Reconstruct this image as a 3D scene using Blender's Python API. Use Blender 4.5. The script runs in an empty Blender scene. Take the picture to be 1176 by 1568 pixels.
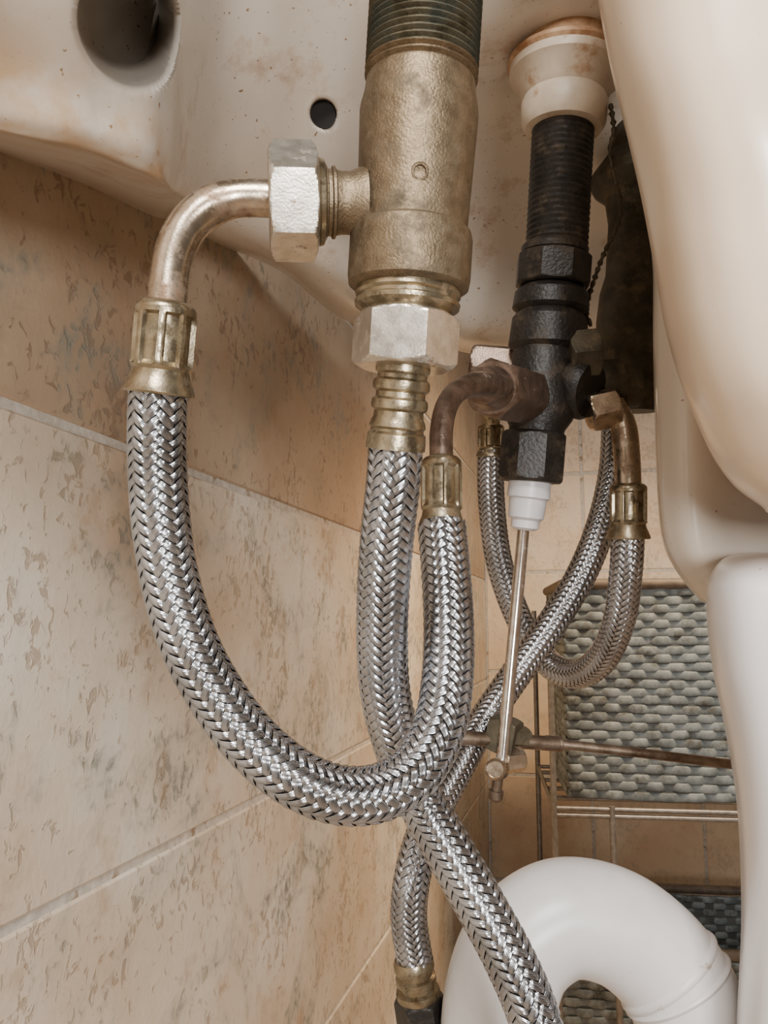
import bpy, bmesh, math, random
import numpy as np
from mathutils import Vector, Matrix
random.seed(3)
F=1225.0; TH=math.atan(168/1225.0); CAMZ=0.60
fw=np.array([0,math.cos(TH),math.sin(TH)]); upv=np.array([0,-math.sin(TH),math.cos(TH)]); rt=np.array([1.,0,0])
CAM=np.array([0,0,CAMZ])
def P(x,y,d): return CAM+d*(fw+rt*((x-588)/F)+upv*((784-y)/F))
def px(d): return d/F

# ---------------- materials ----------------
def newmat(name):
    m=bpy.data.materials.new(name); m.use_nodes=True
    nt=m.node_tree; b=nt.nodes['Principled BSDF']; return m,nt,b
def N(nt,t,**kw):
    n=nt.nodes.new(t)
    for k,v in kw.items():
        if k in n.inputs: n.inputs[k].default_value=v
        else: setattr(n,k,v)
    return n
def ramp(nt,src,stops):
    r=nt.nodes.new('ShaderNodeValToRGB'); e=r.color_ramp.elements
    while len(e)<len(stops): e.new(0.5)
    for i,(p,c) in enumerate(stops):
        e[i].position=p; e[i].color=(*c,1) if len(c)==3 else c
    nt.links.new(src,r.inputs[0]); return r
def simple(name,c1,c2,metal=0.,rough=.4,rough2=None,scale=150,bump=.1,bdist=.0005,detail=6,spots=None,coat=0,spot_scale=60,spot_thr=.68,soft=.04,spot_rough=None):
    m,nt,b=newmat(name); L=nt.links.new
    tc=N(nt,'ShaderNodeTexCoord')
    n1=N(nt,'ShaderNodeTexNoise',Scale=scale,Detail=detail,Roughness=.6); L(tc.outputs['Object'],n1.inputs['Vector'])
    r=ramp(nt,n1.outputs['Fac'],[(.35,c1),(.65,c2)])
    col=r.outputs[0]
    rm=N(nt,'ShaderNodeMapRange'); rm.inputs['To Min'].default_value=rough; rm.inputs['To Max'].default_value=rough2 if rough2 else rough+.15
    L(n1.outputs['Fac'],rm.inputs['Value']); ro=rm.outputs[0]
    if spots:
        n2=N(nt,'ShaderNodeTexNoise',Scale=spot_scale,Detail=6.,Roughness=.68); L(tc.outputs['Object'],n2.inputs['Vector'])
        rr=ramp(nt,n2.outputs['Fac'],[(spot_thr-soft,(0,0,0)),(spot_thr+soft,(1,1,1))])
        mx=N(nt,'ShaderNodeMixRGB'); L(rr.outputs[0],mx.inputs[0]); L(col,mx.inputs[1]); mx.inputs[2].default_value=(*spots,1)
        col=mx.outputs[0]
        ma=N(nt,'ShaderNodeMath',operation='MULTIPLY_ADD'); ma.inputs[1].default_value=.28; L(rr.outputs[0],ma.inputs[0]); L(ro,ma.inputs[2]); ro=ma.outputs[0]
        if metal:
            mm=N(nt,'ShaderNodeMath',operation='MULTIPLY_ADD'); mm.inputs[1].default_value=-metal*.6; mm.inputs[2].default_value=metal
            L(rr.outputs[0],mm.inputs[0]); L(mm.outputs[0],b.inputs['Metallic'])
    L(col,b.inputs['Base Color'])
    if not (spots and metal): b.inputs['Metallic'].default_value=metal
    L(ro,b.inputs['Roughness'])
    bp=N(nt,'ShaderNodeBump',Strength=bump,Distance=bdist)
    n3=N(nt,'ShaderNodeTexNoise',Scale=scale*6,Detail=3.); L(tc.outputs['Object'],n3.inputs['Vector'])
    L(n3.outputs['Fac'],bp.inputs['Height']); L(bp.outputs[0],b.inputs['Normal'])
    return m
M={}
M['cast']=simple('cast_bronze',(.145,.107,.066),(.22,.166,.105),.85,.40,.54,scale=260,bump=.4,bdist=.0005,spots=(.07,.052,.03),spot_scale=90,spot_thr=.61,soft=.09)
M['thread']=simple('oxidised_thread',(.07,.062,.04),(.16,.135,.088),.8,.45,.65,scale=180,bump=.4,spots=(.035,.038,.027),spot_scale=90,spot_thr=.50,soft=.08)
M['nut']=simple('worn_nickel_nut',(.56,.50,.42),(.74,.68,.59),.9,.22,.38,scale=260,bump=.10,spots=(.22,.145,.08),spot_scale=180,spot_thr=.63)
M['brass']=simple('tarnished_brass',(.25,.20,.13),(.40,.335,.23),.95,.2,.4,scale=240,bump=.12,spots=(.085,.062,.03),spot_scale=150,spot_thr=.57,soft=.06)
M['pipe']=simple('worn_plated_pipe',(.34,.265,.19),(.48,.39,.295),.95,.18,.34,scale=200,bump=.08,spots=(.16,.088,.048),spot_scale=110,spot_thr=.59,soft=.07)
M['copper']=simple('aged_fitting',(.115,.080,.06),(.25,.18,.14),.85,.3,.5,scale=200,bump=.3,spots=(.33,.26,.21),spot_scale=150,spot_thr=.66)
M['black']=simple('black_plastic',(.005,.0048,.0045),(.018,.014,.011),0,.36,.55,scale=110,bump=.5,bdist=.0008,spots=(.055,.038,.022),spot_scale=80,spot_thr=.60,soft=.07)
M['olive']=simple('dark_oxidised_brass',(.040,.034,.022),(.10,.082,.052),.4,.45,.65,scale=110,bump=.4,spots=(.16,.12,.07),spot_scale=80,spot_thr=.61,soft=.06)
M['cream']=simple('cream_plastic_washer',(.44,.36,.27),(.56,.47,.37),0,.4,.55,scale=70,bump=.15,spots=(.34,.21,.12),spot_scale=60,spot_thr=.62,soft=.06)
M['rust']=simple('rusty_rubber',(.26,.12,.05),(.48,.32,.19),0,.6,.8,scale=120,bump=.5)
M['whiteplastic']=simple('white_plastic',(.50,.48,.49),(.60,.58,.59),0,.3,.45,scale=80,bump=.05)
M['chrome']=simple('chrome_rod',(.50,.44,.38),(.70,.65,.60),1.,.1,.22,scale=200,bump=.04,spots=(.25,.15,.08),spot_scale=120,spot_thr=.62)
M['rod']=simple('rusted_rod',(.09,.06,.04),(.26,.20,.15),.8,.3,.5,scale=90,bump=.2)
M['pvc']=simple('white_pvc',(.58,.56,.55),(.68,.66,.65),0,.26,.40,scale=30,bump=.05,spots=(.40,.31,.25),spot_scale=90,spot_thr=.70)
M['rubber']=simple('grey_rubber_core',(.010,.011,.014),(.018,.018,.022),0,.6,.7,scale=100)
M['dark']=simple('hole_shade_black',(.01,.009,.008),(.015,.013,.012),0,.9,.95)  # near-black that paints the shade inside the small hole
M['grout']=simple('grout',(.48,.43,.37),(.66,.61,.54),0,.7,.9,scale=200,bump=.5,spots=(.30,.22,.15),spot_scale=60,spot_thr=.62)
M['wire']=simple('rack_wire',(.20,.18,.16),(.30,.28,.26),.6,.4,.5)
M['wicker']=simple('blue_grey_wicker',(.11,.13,.135),(.25,.28,.285),0,.5,.65,scale=50,bump=.2,spots=(.08,.08,.07),spot_scale=40,spot_thr=.58,soft=.08)
M['wickerrim']=simple('brown_wicker_rim',(.08,.06,.045),(.16,.12,.085),0,.5,.7,scale=70)
M['lining']=simple('grey_basket_lining',(.06,.065,.06),(.10,.105,.10),0,.6,.8,scale=70)
M['floor']=simple('floor_stone',(.50,.38,.28),(.62,.50,.38),0,.5,.6,scale=14)

def ceramic(name,c1,c2,dirt,thr,speck=.73,edge=False):
    m,nt,b=newmat(name); L=nt.links.new; tc=N(nt,'ShaderNodeTexCoord')
    n1=N(nt,'ShaderNodeTexNoise',Scale=9.,Detail=5.,Roughness=.6); L(tc.outputs['Object'],n1.inputs['Vector'])
    r=ramp(nt,n1.outputs['Fac'],[(.35,c1),(.65,c2)])
    n2=N(nt,'ShaderNodeTexNoise',Scale=28.,Detail=9.,Roughness=.72); L(tc.outputs['Object'],n2.inputs['Vector'])
    r2=ramp(nt,n2.outputs['Fac'],[(thr,(0,0,0)),(thr+.14,(.8,.8,.8))])
    mx=N(nt,'ShaderNodeMixRGB'); L(r2.outputs[0],mx.inputs[0]); L(r.outputs[0],mx.inputs[1]); mx.inputs[2].default_value=(*dirt,1)
    n4=N(nt,'ShaderNodeTexNoise',Scale=480.,Detail=2.); L(tc.outputs['Object'],n4.inputs['Vector'])
    r4=ramp(nt,n4.outputs['Fac'],[(speck,(0,0,0)),(speck+.04,(1,1,1))])
    mx2=N(nt,'ShaderNodeMixRGB'); L(r4.outputs[0],mx2.inputs[0]); L(mx.outputs[0],mx2.inputs[1]); mx2.inputs[2].default_value=(.22,.13,.07,1)
    col=mx2.outputs[0]
    if edge: # rust / limescale stain on the unglazed lower rim
        sx=N(nt,'ShaderNodeSeparateXYZ'); L(tc.outputs['Object'],sx.inputs[0])
        mr=N(nt,'ShaderNodeMapRange'); mr.inputs['From Min'].default_value=.752; mr.inputs['From Max'].default_value=.738; L(sx.outputs[2],mr.inputs['Value'])
        n8=N(nt,'ShaderNodeTexNoise',Scale=45.,Detail=5.,Roughness=.6); L(tc.outputs['Object'],n8.inputs['Vector'])
        r8=ramp(nt,n8.outputs['Fac'],[(.42,(.15,.15,.15)),(.62,(.9,.9,.9))])
        mu=N(nt,'ShaderNodeMath',operation='MULTIPLY'); L(mr.outputs[0],mu.inputs[0]); L(r8.outputs[0],mu.inputs[1])
        mx5=N(nt,'ShaderNodeMixRGB'); L(mu.outputs[0],mx5.inputs[0]); L(col,mx5.inputs[1]); mx5.inputs[2].default_value=(.46,.29,.15,1); col=mx5.outputs[0]
    L(col,b.inputs['Base Color'])
    b.inputs['Roughness'].default_value=.3; b.inputs['Coat Weight'].default_value=.5; b.inputs['Coat Roughness'].default_value=.15
    bp=N(nt,'ShaderNodeBump',Strength=.12,Distance=.001); n3=N(nt,'ShaderNodeTexNoise',Scale=60.,Detail=4.); L(tc.outputs['Object'],n3.inputs['Vector'])
    L(n3.outputs['Fac'],bp.inputs['Height']); L(bp.outputs[0],b.inputs['Normal']); return m
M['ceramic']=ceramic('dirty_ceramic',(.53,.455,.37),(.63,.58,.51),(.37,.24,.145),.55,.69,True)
M['ceramic1']=ceramic('skirt_ceramic',(.56,.48,.40),(.64,.57,.49),(.45,.32,.22),.64)
M['ceramic2']=ceramic('warm_ceramic',(.76,.60,.44),(.80,.66,.51),(.62,.45,.32),.74,.77)
M['ceramic3']=ceramic('white_ceramic',(.74,.71,.71),(.80,.77,.77),(.7,.6,.55),.80,.77)

def braidmat():
    m,nt,b=newmat('braided_steel'); L=nt.links.new
    uv=N(nt,'ShaderNodeUVMap'); sx=N(nt,'ShaderNodeSeparateXYZ'); L(uv.outputs[0],sx.inputs[0])
    mu=N(nt,'ShaderNodeMath',operation='MULTIPLY'); mu.inputs[1].default_value=2*math.pi*6; L(sx.outputs[0],mu.inputs[0])
    co=N(nt,'ShaderNodeMath',operation='COSINE'); L(mu.outputs[0],co.inputs[0])
    bp=N(nt,'ShaderNodeBump',Strength=.35,Distance=.00015); bp.invert=True; L(co.outputs[0],bp.inputs['Height']); L(bp.outputs[0],b.inputs['Normal'])
    tc=N(nt,'ShaderNodeTexCoord'); n=N(nt,'ShaderNodeTexNoise',Scale=60.,Detail=5.); L(tc.outputs['Object'],n.inputs['Vector'])
    r=ramp(nt,n.outputs['Fac'],[(.3,(.34,.345,.36)),(.6,(.56,.575,.61))]); 
    r2=ramp(nt,co.outputs[0],[(0.,(1,1,1)),(1.,(.6,.6,.6))])
    mx=N(nt,'ShaderNodeMixRGB',blend_type='MULTIPLY'); mx.inputs[0].default_value=.7; L(r.outputs[0],mx.inputs[1]); L(r2.outputs[0],mx.inputs[2])
    L(mx.outputs[0],b.inputs['Base Color']); b.inputs['Metallic'].default_value=1.; b.inputs['Roughness'].default_value=.2
    return m
M['braid']=braidmat()

def tilemat(name,cA,cB,cC,pitcol,k=1.):
    m,nt,b=newmat(name); L=nt.links.new; tc=N(nt,'ShaderNodeTexCoord')
    n1=N(nt,'ShaderNodeTexNoise',Scale=7.,Detail=7.,Roughness=.58); L(tc.outputs['Object'],n1.inputs['Vector'])
    r=ramp(nt,n1.outputs['Fac'],[(.3,cA),(.5,cB),(.68,cC)])
    mp=N(nt,'ShaderNodeMapping'); mp.inputs['Scale'].default_value=(1,1,.75); mp.inputs['Rotation'].default_value=(0.6,0.5,.0); L(tc.outputs['Object'],mp.inputs[0])
    n2=N(nt,'ShaderNodeTexNoise',Scale=170.,Detail=5.,Roughness=.6,Distortion=.7); L(mp.outputs[0],n2.inputs['Vector'])
    n5=N(nt,'ShaderNodeTexNoise',Scale=20.,Detail=5.); L(tc.outputs['Object'],n5.inputs['Vector'])
    ad=N(nt,'ShaderNodeMath',operation='MULTIPLY_ADD'); ad.inputs[1].default_value=.55; L(n5.outputs['Fac'],ad.inputs[0]); L(n2.outputs['Fac'],ad.inputs[2])
    pit=ramp(nt,ad.outputs[0],[(.845,(0,0,0)),(.94,(1,1,1))])
    mx=N(nt,'ShaderNodeMixRGB'); mf=N(nt,'ShaderNodeMath',operation='MULTIPLY'); mf.inputs[1].default_value=.6*k; L(pit.outputs[0],mf.inputs[0])
    L(mf.outputs[0],mx.inputs[0]); L(r.outputs[0],mx.inputs[1]); mx.inputs[2].default_value=(*pitcol,1)
    n6=N(nt,'ShaderNodeTexNoise',Scale=10.,Detail=8.,Roughness=.62,Distortion=1.4); L(tc.outputs['Object'],n6.inputs['Vector'])
    v=ramp(nt,n6.outputs['Fac'],[(.50,(0,0,0)),(.64,(1,1,1))])
    mv=N(nt,'ShaderNodeMath',operation='MULTIPLY'); L(v.outputs[0],mv.inputs[0])
    v2=ramp(nt,n2.outputs['Fac'],[(.44,(.25*k,.25*k,.25*k)),(.60,(.85*k,.85*k,.85*k))]); L(v2.outputs[0],mv.inputs[1])
    mx2=N(nt,'ShaderNodeMixRGB'); L(mv.outputs[0],mx2.inputs[0]); L(mx.outputs[0],mx2.inputs[1]); mx2.inputs[2].default_value=(.26,.265,.225,1)
    n7=N(nt,'ShaderNodeTexNoise',Scale=30.,Detail=7.,Roughness=.65)
    mp7=N(nt,'ShaderNodeMapping'); mp7.inputs['Location'].default_value=(3.1,1.7,.4); L(tc.outputs['Object'],mp7.inputs[0]); L(mp7.outputs[0],n7.inputs['Vector'])
    r7=ramp(nt,n7.outputs['Fac'],[(.56,(0,0,0)),(.72,(.6*k,.6*k,.6*k))])
    mx3=N(nt,'ShaderNodeMixRGB'); L(r7.outputs[0],mx3.inputs[0]); L(mx2.outputs[0],mx3.inputs[1]); mx3.inputs[2].default_value=(.40,.25,.14,1)
    L(mx3.outputs[0],b.inputs['Base Color']); b.inputs['Roughness'].default_value=.42
    bp=N(nt,'ShaderNodeBump',Strength=.45,Distance=.0010); bp.invert=True; L(pit.outputs[0],bp.inputs['Height'])
    bp2=N(nt,'ShaderNodeBump',Strength=.25,Distance=.0012); L(n2.outputs['Fac'],bp2.inputs['Height']); L(bp.outputs[0],bp2.inputs['Normal'])
    L(bp2.outputs[0],b.inputs['Normal']); return m
M['tile']=tilemat('travertine_tile',(.58,.44,.315),(.69,.60,.48),(.76,.725,.645),(.32,.23,.15))
M['tile_shade']=tilemat('shaded_travertine_tile',(.37,.255,.17),(.46,.34,.235),(.54,.43,.32),(.20,.13,.085))  # darker travertine copy: shade under the basin painted into the upper rows
M['tile2']=tilemat('peach_tile',(.70,.48,.31),(.76,.58,.40),(.80,.66,.49),(.5,.35,.22),.4)

# ---------------- mesh helpers ----------------
def empty(name,loc):
    e=bpy.data.objects.new(name,None); e.empty_display_size=.02; e.location=loc; bpy.context.collection.objects.link(e); return e
def mesh(name,V,Fc,mat,parent=None,smooth=True,sharp=None,uv=None):
    me=bpy.data.meshes.new(name); me.from_pydata([tuple(v) for v in V],[],Fc); me.validate(); me.update()
    if smooth:
        for p in me.polygons: p.use_smooth=True
        if sharp: me.set_sharp_from_angle(angle=math.radians(sharp))
    o=bpy.data.objects.new(name,me); bpy.context.collection.objects.link(o)
    for mm in (mat if isinstance(mat,list) else [mat]): me.materials.append(mm)
    if parent:
        o.parent=parent; o.matrix_parent_inverse=Matrix.Translation(-Vector(parent.location))
    return o
def catmull(pts,n=8):
    pts=np.array(pts,float); k=len(pts); out=[]
    ext=np.vstack([2*pts[0]-pts[1],pts,2*pts[-1]-pts[-2]])
    for i in range(k-1):
        p0,p1,p2,p3=ext[i:i+4]
        for j in range(n):
            t=j/n; out.append(.5*((2*p1)+(-p0+p2)*t+(2*p0-5*p1+4*p2-p3)*t*t+(-p0+3*p1-3*p2+p3)*t**3))
    out.append(pts[-1]); return np.array(out)
def resample(pts,step):
    d=np.r_[0,np.cumsum(np.linalg.norm(np.diff(pts,axis=0),axis=1))]
    n=max(2,int(d[-1]/step)+1); s=np.linspace(0,d[-1],n)
    return np.stack([np.interp(s,d,pts[:,i]) for i in range(3)],1),s
def frames(c):
    T=np.gradient(c,axis=0); T/=np.linalg.norm(T,axis=1)[:,None]
    a=np.array([1.,0,0]) if abs(T[0][0])<.8 else np.array([0,1.,0])
    n=a-T[0]*a.dot(T[0]); n/=np.linalg.norm(n); Ns=[n]
    for i in range(1,len(c)):
        n=Ns[-1]-T[i]*Ns[-1].dot(T[i]); n/=np.linalg.norm(n); Ns.append(n)
    Ns=np.array(Ns); return T,Ns,np.cross(T,Ns)
def tube(name,pts,r,mat,parent=None,seg=24,step=.0015,n=10,smoothpath=True,caps=True,rf=None):
    pts=np.array(pts,float)
    c=catmull(pts,n) if smoothpath and len(pts)>2 else pts
    c,s=resample(c,step); T,Nn,B=frames(c)
    th=np.linspace(0,2*math.pi,seg,endpoint=False)
    rr=np.interp(s/s[-1],np.linspace(0,1,len(r)),r) if hasattr(r,'__len__') else np.full(len(s),r)
    if rf: rr=np.array([rf(x,q) for x,q in zip(s,rr)])
    V=(c[:,None,:]+rr[:,None,None]*(np.cos(th)[None,:,None]*Nn[:,None,:]+np.sin(th)[None,:,None]*B[:,None,:])).reshape(-1,3)
    Fc=[(i*seg+j,i*seg+(j+1)%seg,(i+1)*seg+(j+1)%seg,(i+1)*seg+j) for i in range(len(c)-1) for j in range(seg)]
    if caps: Fc+= [tuple(range(seg))[::-1],tuple((len(c)-1)*seg+j for j in range(seg))]
    return mesh(name,V,Fc,mat,parent,sharp=50)
def lathe(name,A,B,prof,mat,parent=None,seg=72,nside=0,rot=0,sharp=35,caps=True):
    A=np.array(A);B=np.array(B);ax=B-A;Ln=np.linalg.norm(ax);ax/=Ln
    a=np.array([1.,0,0]) if abs(ax[0])<.8 else np.array([0,0,1.])
    u=a-ax*a.dot(ax);u/=np.linalg.norm(u);v=np.cross(ax,u)
    V=[];m=len(prof)
    for p in prof:
        t,r=p[0],p[1]; ap=p[2] if len(p)>2 else None
        for j in range(seg):
            th=2*math.pi*j/seg; R=r
            if nside and ap:
                th=2*math.pi*j/seg-rot   # corners coincide with vertices
                q=((th+rot)%(2*math.pi/nside))-math.pi/nside; R=min(ap/math.cos(q),r)
            elif nside: th-=rot
            V.append(A+ax*(t*Ln)+R*(math.cos(th)*u+math.sin(th)*v))
    Fc=[(i*seg+j,(i+1)*seg+j,(i+1)*seg+(j+1)%seg,i*seg+(j+1)%seg) for i in range(m-1) for j in range(seg)]
    if caps: Fc+=[tuple(range(seg)),tuple((m-1)*seg+j for j in range(seg))[::-1]]
    return mesh(name,V,Fc,mat,parent,sharp=sharp)
def nut(name,A,B,ap,mat,parent,rot=0,nside=6,bore=None):
    rc=ap/math.cos(math.pi/nside); prof=[(0,ap*.8)]
    ch=.13
    for i in range(6): 
        k=i/5; prof.append((ch*k, ap*.93+(rc-ap*.93)*math.sin(k*math.pi/2),ap))
    prof+=[(1-p[0],)+tuple(p[1:]) for p in prof[::-1]]
    return lathe(name,A,B,prof,mat,parent,nside=nside,rot=rot,sharp=22)
def L3(A,B,t): return np.array(A)*(1-t)+np.array(B)*t

def crimp(name,A,B,r,mat,parent,flip=False):
    seg=96; prof=[(0,.72),(.02,.86),(.06,.98),(.10,1.0),(.14,1.0)]
    seq=[]
    for t,k in prof: seq.append((t,k*r,0))
    for i in range(9):
        t=.17+i*.06; seq.append((t,r*1.0,1.0))
    for t,k in [(.70,1.02),(.74,.93),(.80,.97),(.88,1.08),(.95,1.16),(.98,1.18),(1.0,1.14)]: seq.append((t,k*r,0))
    A=np.array(A);B=np.array(B);ax=B-A;Ln=np.linalg.norm(ax);ax/=Ln
    a=np.array([1.,0,0]) if abs(ax[0])<.8 else np.array([0,0,1.])
    u=a-ax*a.dot(ax);u/=np.linalg.norm(u);v=np.cross(ax,u);V=[]
    for t,R0,w in seq:
        for j in range(seg):
            th=2*math.pi*j/seg; q=((th*8/(2*math.pi)+.2)%1.0)
            e=min(1,max(0,(abs(q-.5)-.30)/.08)); R=R0*(1-.13*w*(1-e)+.03*w*e)
            V.append(A+ax*t*Ln+R*(math.cos(th)*u+math.sin(th)*v))
    m=len(seq)
    Fc=[(i*seg+j,(i+1)*seg+j,(i+1)*seg+(j+1)%seg,i*seg+(j+1)%seg) for i in range(m-1) for j in range(seg)]
    Fc+=[tuple(range(seg)),tuple((m-1)*seg+j for j in range(seg))[::-1]]
    return mesh(name,V,Fc,mat,parent,sharp=40)

def braid(name,pts,R,parent,NB=12,rot=0.,lead=2.5,amp=.055):
    c=catmull(pts,12); c,s=resample(c,.0006); T,Nn,B=frames(c); S=s[-1]
    tube(name+'_core',pts,R*.90,M['rubber'],parent,seg=28)
    Ld=lead*2*R; norm=math.hypot(2*math.pi*R,Ld)
    w=(Ld/NB)*(2*math.pi*R)/norm*.86
    ss=np.arange(0,S,Ld/(2*NB)/4.0); nA=5; V=[];Fc=[];U=[];base=0
    ac=np.linspace(-.5,.5,nA)
    for d in (1,-1):
        for k in range(NB):
            th0=d*2*math.pi*ss/Ld+2*math.pi*k/NB
            q=th0*NB/2-math.pi/4
            off=d*np.clip(np.cos(q)*1.5,-1,1)*amp*R
            TH2=th0[:,None]+ac[None,:]*w*(Ld/norm)/R
            S2=np.clip(ss[:,None]-ac[None,:]*w*d*(2*math.pi*R/norm),0,S)
            RR=R+off[:,None]-(ac[None,:]**2)*R*.15
            C=np.stack([np.interp(S2,s,c[:,i]) for i in range(3)],-1)
            NN=np.stack([np.interp(S2,s,Nn[:,i]) for i in range(3)],-1); BB=np.stack([np.interp(S2,s,B[:,i]) for i in range(3)],-1)
            a=TH2+rot
            X=C+RR[...,None]*(np.cos(a)[...,None]*NN+np.sin(a)[...,None]*BB)
            V.append(X.reshape(-1,3)); n=len(ss)
            U.append(np.stack([np.broadcast_to(ac[None,:]+.5,(n,nA)),np.broadcast_to(ss[:,None]*100,(n,nA))],-1).reshape(-1,2))
            i=np.arange(n-1)[:,None]*nA+np.arange(nA-1)[None,:]+base
            q4=np.stack([i,i+1,i+nA+1,i+nA],-1).reshape(-1,4)
            if d>0: q4=q4[:,::-1]
            Fc.append(q4); base+=n*nA
    V=np.vstack(V);Fc=np.vstack(Fc);U=np.vstack(U)
    me=bpy.data.meshes.new(name); me.vertices.add(len(V)); me.vertices.foreach_set('co',V.ravel())
    me.loops.add(Fc.size); me.loops.foreach_set('vertex_index',Fc.ravel().astype(np.int32))
    me.polygons.add(len(Fc)); me.polygons.foreach_set('loop_start',(np.arange(len(Fc))*4).astype(np.int32))
    me.update(calc_edges=True); me.polygons.foreach_set('use_smooth',np.ones(len(Fc),bool))
    ul=me.uv_layers.new(name='UVMap'); ul.data.foreach_set('uv',U[Fc.ravel()].ravel())
    me.validate(); me.materials.append(M['braid'])
    o=bpy.data.objects.new(name,me); bpy.context.collection.objects.link(o); o.parent=parent; o.matrix_parent_inverse=Matrix.Translation(-Vector(parent.location)); return o

def surf(name,grid,mat,parent,n=8,closeu=False):
    g=np.array([[P(*q) for q in row] for row in grid])
    a=np.array([catmull(row,n) for row in g]); b=np.array([catmull(a[:,j],n) for j in range(a.shape[1])])
    nu,nv=b.shape[:2]; V=b.reshape(-1,3)
    Fc=[(i*nv+j,(i+1)*nv+j,(i+1)*nv+j+1,i*nv+j+1) for i in range(nu-1) for j in range(nv-1)]
    return mesh(name,V,Fc,mat,parent)

# ---------------- room ----------------
D0=.304; W0=P(0,784,D0); az=math.atan2(.2645,1.0093)
U2=np.array([math.sin(az),math.cos(az),0]); N2=np.array([math.cos(az),-math.sin(az),0]); Z=np.array([0,0,1.])
zA=P(0,1420,D0)[2]; zB=P(0,610,D0)[2]; th_=zB-zA
CORN=1.40
def boxes(name,O,U,Nn,us,zs,gap,thick,mats,zdark=99):
    V=[];Fc=[];mi=[]
    bev=.0012
    for i in range(len(us)-1):
        for j in range(len(zs)-1):
            u0,u1,z0,z1=us[i]+gap/2,us[i+1]-gap/2,zs[j]+gap/2,zs[j+1]-gap/2
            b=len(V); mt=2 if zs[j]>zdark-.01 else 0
            for (k,dn) in ((0,-thick),(0,-bev),(bev,0)):
                for (uu,zz) in ((u0+k,z0+k),(u1-k,z0+k),(u1-k,z1-k),(u0+k,z1-k)):
                    V.append(O+U*uu+Z*zz+Nn*dn)
            for l in (0,1):
                for q in range(4):
                    Fc.append((b+l*4+q,b+l*4+(q+1)%4,b+l*4+4+(q+1)%4,b+l*4+4+q)); mi.append(mt)
            Fc.append((b+8,b+9,b+10,b+11)); mi.append(mt)
    b=len(V)
    for dn in (-thick-.01,-.0014):
        for (uu,zz) in ((us[0],zs[0]),(us[-1],zs[0]),(us[-1],zs[-1]),(us[0],zs[-1])): V.append(O+U*uu+Z*zz+Nn*dn)
    Fc+=[(b,b+1,b+2,b+3),(b+4,b+5,b+6,b+7)]+[(b+q,b+(q+1)%4,b+4+(q+1)%4,b+4+q) for q in range(4)]; mi+=[1]*6
    o=mesh(name,V,Fc,mats,smooth=False)
    for p,m in zip(o.data.polygons,mi): p.material_index=m
    return o
O2=np.array([W0[0],W0[1],0])
zs=[0]+[z for z in [zA+th_*k for k in range(-2,6)] if z>.02]
us=[-1.36,-.70,-.04,.62,1.28,CORN]
boxes('wall_left',O2,U2,N2,us,zs,.0042,.006,[M['tile'],M['grout'],M['tile_shade']],zdark=zB)
O3=O2+U2*CORN
zs2=[0,.10]+[.10+.2*k for k in range(1,7)]
boxes('wall_back',O3,N2,-U2,[0,.2,.4,.6,.8,1.0,1.2,1.4,1.6],zs2,.006,.006,[M['tile2'],M['grout']])
c=[O2+U2*-1.36,O2+U2*-1.36+N2*1.6,O3+N2*1.6,O3]
mesh('floor',[v for v in c]+[v-Z*.05 for v in c],[(0,1,2,3),(7,6,5,4),(0,4,5,1),(1,5,6,2),(2,6,7,3),(3,7,4,0)],M['floor'],smooth=False)

# ---------------- wash basin ----------------
basin=empty('wash_basin',P(600,-100,.3))
cols=[
 [(-220,-260,.155),(-220,-60,.165),(-220,60,.175),(-220,125,.18),(-220,150,.20),(-200,170,.28)],
 [(0,-260,.170),(0,-60,.185),(0,90,.20),(0,188,.205),(0,206,.225),(0,238,.335)],
 [(140,-260,.180),(140,-40,.195),(140,120,.215),(140,218,.222),(135,242,.25),(130,288,.385)],
 [(240,-260,.190),(245,-20,.215),(250,140,.235),(246,260,.245),(240,288,.28),(232,334,.44)],
 [(285,-260,.24),(285,0,.26),(284,150,.285),(276,280,.305),(268,312,.34),(262,342,.46)],
 [(340,-260,.27),(335,0,.30),(332,150,.325),(325,270,.355),(320,348,.40),(322,370,.50)],
 [(430,-260,.28),(430,0,.315),(428,160,.345),(425,290,.38),(425,396,.43),(430,416,.56)],
 [(520,-260,.29),(520,0,.325),(520,180,.36),(520,340,.40),(515,466,.45),(520,486,.66)],
 [(600,-260,.29),(600,0,.33),(600,180,.38),(600,350,.43),(600,490,.48),(600,510,.70)],
 [(730,-260,.29),(730,0,.335),(730,180,.405),(730,380,.47),(735,520,.51),(740,545,.62)],
 [(850,-260,.29),(850,0,.338),(850,140,.398),(850,350,.48),(850,515,.52),(850,545,.64)],
 [(980,-260,.29),(980,0,.338),(980,140,.398),(980,350,.48),(980,515,.52),(980,545,.64)],
 [(1150,-260,.29),(1150,0,.338),(1150,140,.398),(1150,350,.48),(1150,515,.52),(1150,545,.64)],
]
und=surf('underside',cols,M['ceramic'],basin,n=14)
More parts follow.
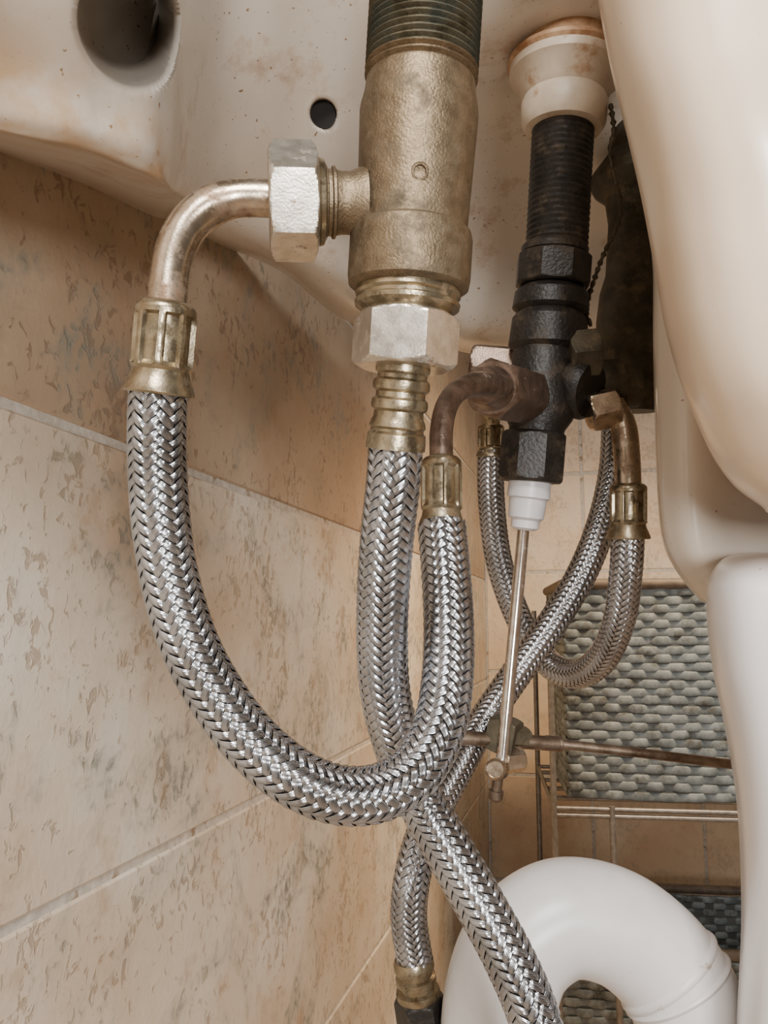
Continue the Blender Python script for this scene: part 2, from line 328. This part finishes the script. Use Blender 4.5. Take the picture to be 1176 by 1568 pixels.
def hole(o,c,ax,r,prof,subd=0):
    """open a round recess: drop faces within r of the axis, snap the rim to a circle, sweep walls along ax"""
    c=Vector(c); ax=Vector(ax).normalized(); bm=bmesh.new(); bm.from_mesh(o.data)
    rad=lambda p:((p-c)-ax*(p-c).dot(ax)).length
    near=lambda p,k: rad(p)<r*k and abs((p-c).dot(ax))<.06
    for _ in range(subd):
        es=[e for e in bm.edges if near((e.verts[0].co+e.verts[1].co)/2,2.2)]
        bmesh.ops.subdivide_edges(bm,edges=es,cuts=1,use_grid_fill=True)
    fs=[f for f in bm.faces if any(near(v.co,1.0*prof[0][0]) for v in f.verts)]
    bmesh.ops.delete(bm,geom=fs,context='FACES')
    ed=[e for e in bm.edges if e.is_boundary and near(e.verts[0].co,1.9) and near(e.verts[1].co,1.9)]
    vs={v for e in ed for v in e.verts}
    for v in vs:
        d=(v.co-c)-ax*(v.co-c).dot(ax); v.co=v.co+d.normalized()*(r*prof[0][0]-d.length)
    for k,dep in prof[1:]:
        ret=bmesh.ops.extrude_edge_only(bm,edges=ed); ed=[g for g in ret['geom'] if isinstance(g,bmesh.types.BMEdge)]
        for v in {v for e in ed for v in e.verts}:
            d=(v.co-c)-ax*(v.co-c).dot(ax)
            v.co=v.co+d.normalized()*(r*k-d.length)+ax*dep
    bmesh.ops.contextual_create(bm,geom=ed)
    bmesh.ops.recalc_face_normals(bm,faces=bm.faces)
    bm.to_mesh(o.data); bm.free()
    for p in o.data.polygons: p.use_smooth=True
    o.data.set_sharp_from_angle(angle=math.radians(60))
hc=P(212,46,.207); hole(und,hc,P(192,24,.26)-hc,.0150,[(1.10,0),(1.06,.0006),(1.01,.0012),(.98,.003),(.97,.015),(.96,.02),(.95,.02)],subd=1)
hc=P(495,174,.355); hole(und,hc,P(494,176,.40)-hc,.0058,[(1.15,0),(1.05,.0006),(1,.002),(.98,.006)],subd=2)
hc=np.array(P(493,176,.3585)); lathe('hole_shade_disc',hc,hc+(P(493,178,.40)-hc)*.1,[(0,.0060),(1,.0060)],M['dark'],basin)  # near-black disc plugging the small hole, stands in for its inner shade
# bowl front
rows=[(-200,885,.235),(0,916,.235),(100,934,.235),(200,958,.236),(300,981,.238),(400,1000,.24),(500,1018,.243),(580,1040,.246),(640,1064,.25),(700,1092,.255),(745,1125,.26),(775,1165,.265)]
g=[]
for (y,e,d) in rows:
    g.append([(e+70,y,d+.11),(e+14,y,d+.035),(e,y,d),(e+18,y+0,d-.018),(e+70,y+4,d-.034),(e+160,y+10,d-.045),(e+320,y+20,d-.05)])
y,e,d=rows[-1]
g.append([(e+75,y-2,d+.10),(e+30,y+4,d+.04),(e+14,y+10,d+.01),(e+28,y+14,d-.005),(e+75,y+22,d-.015),(e+160,y+30,d-.02),(e+320,y+40,d-.02)])
g.append([(e+90,y-10,d+.12),(e+60,y-4,d+.08),(e+50,y+2,d+.06),(e+60,y+4,d+.05),(e+95,y+8,d+.04),(e+170,y+14,d+.04),(e+320,y+24,d+.04)])
surf('bowl_front',g,M['ceramic2'],basin,n=8)
rows=[(150,960,.315),(280,984,.315),(400,1000,.315),(520,1001,.316),(650,1004,.318),(760,1008,.32),(830,1016,.321),(870,1034,.322),(905,1060,.323),(925,1082,.324)]
g=[]
for (y,e,d) in rows:
    g.append([(e+80,y,d+.09),(e+10,y,d+.03),(e,y,d),(e+16,y+3,d-.012),(e+60,y+5,d-.02),(e+130,y+5,d-.01),(e+240,y+5,d+.0)])
g.append([(1140,918,.40),(1120,926,.37),(1112,935,.345),(1122,938,.335),(1150,938,.33),(1200,938,.335),(1300,938,.34)])
surf('bowl_skirt',g,M['ceramic1'],basin,n=8)
# pedestal
ped=empty('basin_pedestal',P(1200,1800,.33))
rows=[(846,1150,.31),(850,1122,.29),(862,1102,.28),(890,1087,.272),(940,1084,.27),(1030,1094,.27),(1120,1113,.27),(1240,1131,.27),(1400,1137,.27),(1568,1130,.27),(1800,1122,.27)]
g=[[(1230,852,.40),(1190,850,.36),(1175,848,.33),(1180,848,.32),(1210,848,.31),(1270,848,.31),(1420,848,.31)]]
for (y,e,d) in rows:
    g.append([(e+100,y,d+.12),(e+12,y,d+.035),(e,y,d),(e+15,y,d-.018),(e+60,y,d-.032),(e+140,y,d-.038),(e+300,y,d-.04)])
surf('column',g,M['ceramic3'],ped,n=8)
b1=P(1122,1800,.27); 
cc=np.array([b1[0]+.07,b1[1]+.03,0]); zt=b1[2]+.004
lathe('column_foot',[cc[0],cc[1],zt],[cc[0],cc[1],0],[(0,.062),(.2,.065),(.7,.072),(.9,.085),(1,.09)],M['ceramic3'],ped)

# ---------------- main tap tail (bronze) ----------------
tap=empty('tap_shank_valve',P(640,200,.205))
dT=.205
A=P(656,-60,dT); B=P(618,560,.205); TL=620.
def T_(y): return (y+60)/TL
k=px(dT)
prof=[]
y=-60
while y<128:
    prof+=[(T_(y),86*k),(T_(y+2),87*k),(T_(y+6),81*k),(T_(y+8),81*k)]; y+=10.5
prof+=[(T_(128),83*k),(T_(134),84*k),(T_(150),86*k),(T_(168),90*k),(T_(178),91*k),(T_(345),85*k),(T_(352),85*k),(T_(357),91*k),(T_(364),93*k),(T_(368),94*k),(T_(427),94*k),(T_(440),92*k),(T_(446),84*k),(T_(447),76*k)]
o=lathe('body',A,B,prof,[M['cast'],M['thread']],tap,seg=96,sharp=30)
for p in o.data.polygons:
    if (p.center-Vector(A)).length < (Vector(B)-Vector(A)).length*T_(128): p.material_index=1
lathe('brass_thread_ring',A,B,[(T_(440),74*k),(T_(446),80*k),(T_(454),81*k),(T_(458),77*k),(T_(463),77*k),(T_(466),81*k),(T_(472),80*k),(T_(476),74*k),(T_(480),68*k),(T_(490),64*k)],M['brass'],tap,sharp=25)
nut('union_nut',L3(A,B,T_(482)),L3(A,B,T_(565)),71*k,M['nut'],tap,rot=math.radians(-9))
bc=P(643,262,dT-.0152); bd=P(643,262,dT-.012)
lathe('cast_mark',bd,bc,[(0,13*k),(.6,13*k),(1,11.5*k),(1.0,9*k),(.75,8.5*k)],M['cast'],tap,seg=32,sharp=30)
S0=P(560,312,.203); S1=P(398,308,.1995)
sl=162.
def S_(x): return (560-x)/sl
ks=px(.201)
lathe('side_port',S0,S1,[(0,54*ks),(S_(548),52*ks),(S_(535),46*ks),(S_(522),46*ks),(S_(514),48*ks),(S_(512),53*ks),(S_(508),53*ks),(S_(506),49*ks),(S_(501),49*ks),(S_(499),54*ks),(S_(494),54*ks),(S_(490),48*ks),(S_(480),46*ks)],M['cast'],tap,sharp=25)
nut('side_nut',L3(S0,S1,S_(486)),L3(S0,S1,S_(411)),76*ks,M['nut'],tap,rot=math.radians(27))
lathe('lock_washer',L3(S0,S1,S_(500)),L3(S0,S1,S_(484)),[(0,50*ks),(.3,62*ks),(.7,64*ks),(1,60*ks)],M['brass'],tap,sharp=25)
# ---------------- hose A ----------------
hA=empty('braided_hose',P(480,1200,.2))
pp=[P(425,305,.200),P(395,303,.1995),P(360,304,.199),P(322,316,.198),P(288,345,.197),P(268,385,.196),P(259,430,.195),P(256,470,.194)]
tube('elbow_pipe',pp,[28*ks]*3+[30*ks]*3+[29*ks]*3,M['pipe'],hA,seg=40,rf=lambda s,r:r)
crimp('crimp_ferrule',P(256,462,.194),P(243,604,.196),46*px(.195),M['brass'],hA)
pa=[(243,595,.196),(241,640,.196),(241,710,.197),(247,800,.197),(261,890,.197),(290,985,.197),(332,1065,.197),(385,1135,.197),(448,1188,.197),(515,1216,.199),(580,1214,.203),(636,1180,.208),(672,1115,.214),(685,1040,.22),(687,960,.226),(683,880,.232),(676,800,.237)]
braid('braid',[P(*q) for q in pa],.0069,hA,rot=.35)
crimp('crimp_ferrule_far',P(676,700,.242),P(676,812,.238),31*px(.24),M['brass'],hA)
pp=[P(676,712,.242),P(676,660,.246),P(684,622,.252),P(702,598,.262),P(730,589,.275),P(770,592,.300)]
tube('far_elbow_pipe',pp,[18*px(.245)]*3+[19*px(.27)]*3,M['copper'],hA,seg=32)
# ---------------- hose B ----------------
hB=empty('braided_hose',P(600,900,.22))
A=P(618,556,.205);B=P(605,690,.208);kb=px(.206)
prof=[]
for y,r in [(0,42),(14,42),(18,38),(24,38),(28,43),(36,44),(42,43),(46,38),(54,38),(58,43),(66,44),(72,43),(76,38),(86,39),(92,42),(100,44),(104,41),(108,41),(112,45),(126,46),(136,46)]: prof.append((y/138,r*kb))
lathe('ribbed_ferrule',A,B,prof,M['brass'],hB,sharp=28)
pb=[(606,684,.208),(602,740,.209),(593,820,.212),(587,900,.216),(585,980,.221),(589,1050,.226),(602,1115,.231),(624,1180,.235),(655,1245,.235),(695,1315,.231),(738,1390,.226),(780,1468,.221),(815,1550,.217),(835,1640,.215),(845,1760,.213),(850,1950,.21)]
braid('braid',[P(*q) for q in pb],.0069,hB,rot=.1)
q=P(850,1950,.21); tube('supply_pipe',[q+Z*.01,[q[0],q[1],0]],.0065,M['pipe'],hB,smoothpath=False)
# ---------------- hose C ----------------
hC=empty('braided_hose',P(700,1200,.32))
pc=[(945,640,.385),(940,720,.385),(922,800,.385),(890,880,.382),(845,955,.378),(795,1025,.372),(740,1105,.362),(704,1170,.346),(668,1235,.330),(645,1290,.318),(630,1350,.312),(626,1410,.312),(636,1475,.312)]
braid('braid',[P(*q) for q in pc],.0069,hC,rot=.2)
kc=px(.312);A=P(632,1466,.312);B=P(652,1600,.312)
lathe('threaded_ferrule',A,B,[(0,28*kc),(.05,31*kc),(.12,31*kc),(.14,27*kc),(.19,27*kc),(.21,31*kc),(.27,31*kc),(.29,27*kc),(.34,27*kc),(.36,33*kc),(.40,34*kc),(.44,33*kc)],M['brass'],hC,sharp=25)
nut('black_coupling',L3(A,B,.43),L3(A,B,.95),34*kc,M['black'],hC)
q=L3(A,B,.95); tube('supply_pipe',[q,[q[0]+.001,q[1],0]],.008,M['copper'],hC,smoothpath=False)
# ---------------- hose D (loop) ----------------
hD=empty('braided_hose',P(860,1030,.40))
pd=[(752,690,.43),(752,760,.43),(762,850,.43),(785,925,.43),(815,985,.426),(848,1022,.416),(885,1032,.40),(922,1008,.382),(948,950,.366),(958,880,.358),(962,815,.356)]
braid('braid',[P(*q) for q in pd],.0070,hD,rot=.2)
crimp('crimp_ferrule',P(962,740,.356),P(962,825,.356),28*px(.356),M['brass'],hD)
tube('riser_pipe',[P(962,750,.356),P(960,700,.357),P(955,655,.36),P(940,620,.365)],20*px(.356),M['pipe'],hD,seg=32)
crimp('crimp_ferrule_far',P(752,650,.43),P(752,700,.43),20*px(.43),M['brass'],hD)
tube('far_pipe',[P(752,655,.43),P(753,620,.42),P(765,590,.40),P(790,580,.385)],15*px(.4),M['brass'],hD)

# ---------------- pop-up waste fitting (black) ----------------
wst=empty('popup_waste_valve',P(840,450,.37))
dW=.365;kw=px(dW)
A=P(868,92,dW+.004);B=P(850,420,dW)
def Wt(y): return (y-92)/328
lathe('rust_gasket',A,B,[(Wt(60),76*kw),(Wt(92),80*kw),(Wt(97),90*kw),(Wt(103),91*kw),(Wt(109),86*kw)],M['rust'],wst)
lathe('flange_washer',A,B,[(Wt(104),80*kw),(Wt(107),87*kw),(Wt(120),87*kw),(Wt(136),72*kw),(Wt(150),66*kw),(Wt(154),63*kw),(Wt(162),66*kw),(Wt(190),64*kw),(Wt(200),58*kw),(Wt(202),46*kw)],M['cream'],wst,sharp=28)
prof=[(Wt(190),46*kw)]
y=200
while y<388: prof+=[(Wt(y),46*kw),(Wt(y+3),47.5*kw),(Wt(y+7),45*kw)]; y+=9
lathe('threaded_tail',A,B,prof,M['black'],wst,sharp=30)
A=P(850,375,dW);B=P(838,540,dW)
nut('back_nut',L3(A,B,.10),L3(A,B,.40),54*kw,M['black'],wst,rot=.3,nside=8)
lathe('collar',A,B,[(.0,46*kw),(.04,51*kw),(.09,50*kw),(.1,46*kw),(.4,46*kw),(.46,56*kw),(.6,58*kw),(.64,50*kw),(.7,57*kw),(.95,60*kw),(1.0,50*kw)],M['black'],wst,sharp=28)
A=P(838,520,dW);B=P(818,690,dW-.005)
lathe('valve_body',A,B,[(0,46*kw),(.15,50*kw),(.35,48*kw),(.5,54*kw),(.7,52*kw),(.8,42*kw),(1,38*kw)],M['black'],wst)
lathe('side_boss',P(862,590,dW),P(905,598,dW-.01),[(0,40*kw),(.3,46*kw),(.8,46*kw),(1,40*kw)],M['black'],wst)
nut('lower_nut',P(818,662,dW-.008),P(812,738,dW-.008),47*kw,M['black'],wst,rot=.2,nside=8)
lathe('left_arm',P(835,605,dW),P(775,602,dW-.025),[(0,38*kw),(.5,34*kw),(.8,30*kw),(1,34*kw)],M['copper'],wst)
nut('left_arm_nut',P(805,606,.345),P(752,594,.308),40*px(.33),M['copper'],wst,rot=.35)
lathe('left_arm_collar',P(765,597,.316),P(735,590,.290),[(0,33*px(.31)),(.2,34*px(.31)),(.5,33*px(.31)),(.6,28*px(.31)),(.9,27*px(.31)),(1,20*px(.31))],M['copper'],wst,sharp=28)
nut('upper_arm_nut',P(722,556,.385),P(790,562,.38),28*px(.38),M['copper'],wst,rot=.1)
lathe('right_arm',P(840,600,dW+.01),P(975,590,dW+.01),[(0,40*kw),(.2,42*kw),(.3,32*kw),(.5,30*kw),(.55,44*kw),(.8,44*kw),(.82,34*kw),(1,34*kw)],M['olive'],wst,sharp=25)
nut('right_arm_nut',P(868,545,dW-.008),P(915,540,dW-.008),34*kw,M['olive'],wst,rot=.3)
nut('outlet_nut',P(900,632,dW-.006),P(945,622,dW-.006),27*kw,M['pipe'],wst,rot=.1)
A=P(812,735,.357);B=P(803,812,.357);k3=px(.357)
lathe('white_plastic_tip',A,B,[(0,32*k3),(.35,33*k3),(.38,29*k3),(.75,27*k3),(.8,22*k3),(.95,21*k3),(1,14*k3)],M['whiteplastic'],wst,sharp=28)
tube('chain_cord',[P(935,160,.36),P(940,200,.358),P(934,235,.358),P(943,280,.36),P(950,330,.37),P(920,400,.372),P(898,470,.366),P(905,500,.366)],.0010,M['olive'],wst,seg=8,rf=lambda s,r:r*(1+.5*math.sin(s*1600)))
tl=empty('drain_tailpiece',P(980,450,.42)); dO=.425;ko=px(dO)
A=P(985,270,dO);B=P(975,630,dO)
lathe('tail_body',A,B,[(-.5,50*ko),(-.1,52*ko),(0,78*ko),(.03,80*ko),(.06,74*ko),(.1,56*ko),(.2,50*ko),(.42,52*ko),(.5,60*ko),(.62,64*ko),(.78,62*ko),(.84,52*ko),(.9,46*ko),(.97,36*ko),(1,30*ko)],M['olive'],tl,sharp=28)

# ---------------- pop-up linkage ----------------
lk=empty('popup_linkage_rod',P(780,1100,.35))
R1=P(802,806,.357);R2=P(768,1176,.340)
tube('vertical_rod',[R1,R2],.0027,M['chrome'],lk,smoothpath=False,seg=24)
tube('cross_rod',[P(700,1130,.345),P(780,1134,.349),P(860,1140,.352)],.0032,M['rod'],lk,seg=16)
tube('cross_rod_end',[P(855,1139,.352),P(980,1153,.352),P(1125,1171,.352)],.0021,M['rod'],lk,seg=16)
lathe('rod_cuff',P(832,1137,.352),P(862,1140,.352),[(0,8*kw),(.1,11*kw),(.9,11*kw),(1,8*kw)],M['rod'],lk)
nut('clamp_block',P(776,1100,.348),P(768,1150,.348),21*k3,M['olive'],lk,nside=4,rot=.3)
nut('clamp_screw',P(770,1128,.345),P(806,1130,.352),15*k3,M['olive'],lk)
lathe('round_screw_head',P(765,1178,.347),P(758,1178,.332),[(0,15*k3),(.7,16*k3),(.9,15*k3),(.97,12*k3),(.9,11*k3),(.9,0.1*k3)],M['pipe'],lk,sharp=30)
nut('hex_bolt',P(770,1166,.341),P(800,1162,.344),16*k3,M['pipe'],lk)
lathe('pin_end',P(763,1185,.339),P(758,1226,.339),[(0,8*k3),(.6,8*k3),(.62,11*k3),(.9,11*k3),(1,8*k3)],M['rod'],lk,sharp=28)

# ---------------- white trap ----------------
tr=empty('sink_waste_trap',P(880,1420,.31))
pts=[P(758,2000,.30),P(760,1800,.30),P(760,1640,.30),P(766,1530,.302),P(795,1450,.305),P(860,1405,.308),P(938,1416,.308),P(1005,1465,.306),P(1050,1535,.302),P(1072,1640,.30),P(1080,1800,.30)]
tube('pipe_bend',pts,85*px(.305),M['pvc'],tr,seg=56)
def ringat(name,c0,dirv,r,w):
    dirv=np.array(dirv)/np.linalg.norm(dirv)
    lathe(name,c0-dirv*w,c0+dirv*w,[(0,r*.98),(.25,r*1.035),(.5,r*1.05),(.75,r*1.035),(1,r*.98)],M['pvc'],tr,seg=64)
c=catmull(np.array(pts),20)
i=int(20*7.35); ringat('joint_bead',c[i],c[i+1]-c[i-1],85*px(.305),.0022)
ringat('joint_bead_2',c[i+6],c[i+7]-c[i+5],85*px(.305),.0016)
ringat('coupling',c[20*2],c[41]-c[39],85*px(.305)*1.1,.012)
q=pts[0]; tube('outlet',[q+Z*.02,q-Z*.03,q-Z*.06-N2*.03,q-Z*.07-N2*.10],85*px(.305),M['pvc'],tr,seg=40)
q=pts[-1]; lathe('cleanout_cap',q+Z*.01,q-Z*.03,[(0,.0225),(.1,.026),(.9,.026),(1,.023)],M['pvc'],tr,seg=64)

# ---------------- rack and baskets ----------------
def basket(O,U,V2,w,dp,h,par):
    rh=.0105; rows=int(h/rh)
    st=.016
    cs=[(0,0),(w,0),(w,dp),(0,dp),(0,0)]
    pts=[];nr=[];sg=[]
    for a in range(4):
        x0,y0=cs[a];x1,y1=cs[a+1];l=math.hypot(x1-x0,y1-y0);n=int(l/st)//2*2
        for i in range(n*4): 
            t=i/(n*4); pts.append((x0+(x1-x0)*t,y0+(y1-y0)*t)); nr.append(((y1-y0)/l,-(x1-x0)/l)); sg.append(math.sin(math.pi*(i/4)))
    pts=np.array(pts);nr=np.array(nr);m=len(pts)
    V=[];Fc=[]; rng=np.random.RandomState(5)
    for r in range(rows):
        z=.007+r*rh; ph=rng.uniform(0,6.28)
        for i in range(m):
            s=max(-1,min(1,1.2*sg[i]))*(1 if r%2 else -1)
            p=pts[i]+nr[i]*s*.0017; zj=z+.0012*math.sin(i*.11+ph)
            for q in range(8):
                a=q*math.pi/4; o=nr[i]*math.cos(a)*.0015
                V.append(O+U*(p[0]+o[0])+V2*(p[1]+o[1])+Z*(zj+math.sin(a)*.0056))
        b=r*m*8
        for i in range(m):
            i2=(i+1)%m
            for q in range(8): Fc.append((b+i*8+q,b+i2*8+q,b+i2*8+(q+1)%8,b+i*8+(q+1)%8))
    mesh('weave',V,Fc,M['wicker'],par)
    c=[O+U*x+V2*y+Z*(h+.002) for x,y in cs]
    tube('rim',c,.007,M['wickerrim'],par,seg=12,smoothpath=False,step=.005)
    ins=.0008
    c=[O+U*x+V2*y+Z*.004 for x,y in ((ins,ins),(w-ins,ins),(w-ins,dp-ins),(ins,dp-ins))]
    c2=[p+Z*(h*.9) for p in c]
    mesh('lining',c+c2,[(0,1,2,3)]+[(i,(i+1)%4,(i+1)%4+4,i+4) for i in range(4)],M['lining'],par,smooth=False)
DB=1.0
U3=np.array([math.cos(-.12),math.sin(-.12),0]);V3=np.array([-U3[1],U3[0],0])
pb0=P(872,1225,DB); pt0=P(872,895,DB); hB_=pt0[2]-pb0[2]
bk=empty('wicker_basket',pb0); basket(pb0,U3,V3,.42,.26,hB_,bk)
pf=P(845,1440,1.05); bk2=empty('wicker_basket',[pf[0],pf[1],0]); basket(np.array([pf[0],pf[1],0.02]),U3,V3,.42,.26,pf[2]-.03,bk2)
rk=empty('wire_rack',[pb0[0],pb0[1],0])
zt=pb0[2]-.004
def leg(x,y,z1): 
    p=pb0+U3*x+V3*y; tube('leg',[[p[0],p[1],0],[p[0],p[1],z1]],.004,M['wire'],rk,smoothpath=False,seg=12,step=.05)
top=P(850,930,DB)[2]
for x in (-.02,.48):
    for y in (-.01,.28): leg(x,y,top)
leg(.05,-.01,zt)
for y in (-.01,.05,.11,.17,.23,.28):
    p=pb0+V3*y; tube('shelf_wire',[np.r_[(p-U3*.02)[:2],zt-.004],np.r_[(p+U3*.48)[:2],zt-.004]],.003,M['wire'],rk,smoothpath=False,seg=8,step=.05)
for x in (-.02,.48):
    p=pb0+U3*x; 
    tube('side_wire',[np.r_[(p-V3*.01)[:2],zt-.004],np.r_[(p+V3*.28)[:2],zt-.004]],.003,M['wire'],rk,smoothpath=False,seg=8,step=.05)
p=pb0; zz=P(950,1245,DB)[2]
tube('front_wire',[np.r_[(p-U3*.02-V3*.01)[:2],zz],np.r_[(p+U3*.48-V3*.01)[:2],zz]],.003,M['wire'],rk,smoothpath=False,seg=8,step=.05)

# ---------------- lights ----------------
def area(name,loc,tgt,size,power,col):
    l=bpy.data.lights.new(name,'AREA'); l.size=size; l.energy=power; l.color=col
    o=bpy.data.objects.new(name,l); bpy.context.collection.objects.link(o); o.location=loc
    o.rotation_euler=(Vector(tgt)-Vector(loc)).to_track_quat('-Z','Y').to_euler(); return o
def spot(name,loc,tgt,ang,power,col,soft=.08):
    l=bpy.data.lights.new(name,'SPOT'); l.energy=power; l.color=col; l.spot_size=math.radians(ang); l.spot_blend=.8; l.shadow_soft_size=soft
    o=bpy.data.objects.new(name,l); bpy.context.collection.objects.link(o); o.location=loc
    o.rotation_euler=(Vector(tgt)-Vector(loc)).to_track_quat('-Z','Y').to_euler()
area('room_window_light',(.11,-.42,.60),(-.05,.3,.50),.13,4.6,(1,.98,.96))
area('room_ceiling_light',(-.02,-.42,1.12),(-.07,.33,.42),.25,9.5,(1,.97,.93))
spot('added_back_spot',(.5,.72,1.25),(.30,1.25,.38),84,44,(1,.78,.53))  # unseen warm spot, added to brighten the back wall and baskets only
spot('added_wall_glow_spot',(.55,.85,1.0),(-.02,.80,.32),70,16,(1,.64,.36))  # unseen warm spot, added for an orange glow low on the left wall
w=bpy.data.worlds.new('world'); bpy.context.scene.world=w; w.use_nodes=True
w.node_tree.nodes['Background'].inputs[0].default_value=(1,.87,.75,1); w.node_tree.nodes['Background'].inputs[1].default_value=.16
cd=bpy.data.cameras.new('camera'); co=bpy.data.objects.new('camera',cd); bpy.context.collection.objects.link(co)
cd.sensor_fit='AUTO'; cd.sensor_width=36; cd.lens=F/1568*36; cd.clip_start=.01
co.location=(0,0,CAMZ); co.rotation_euler=(math.pi/2+TH,0,0)
bpy.context.scene.camera=co
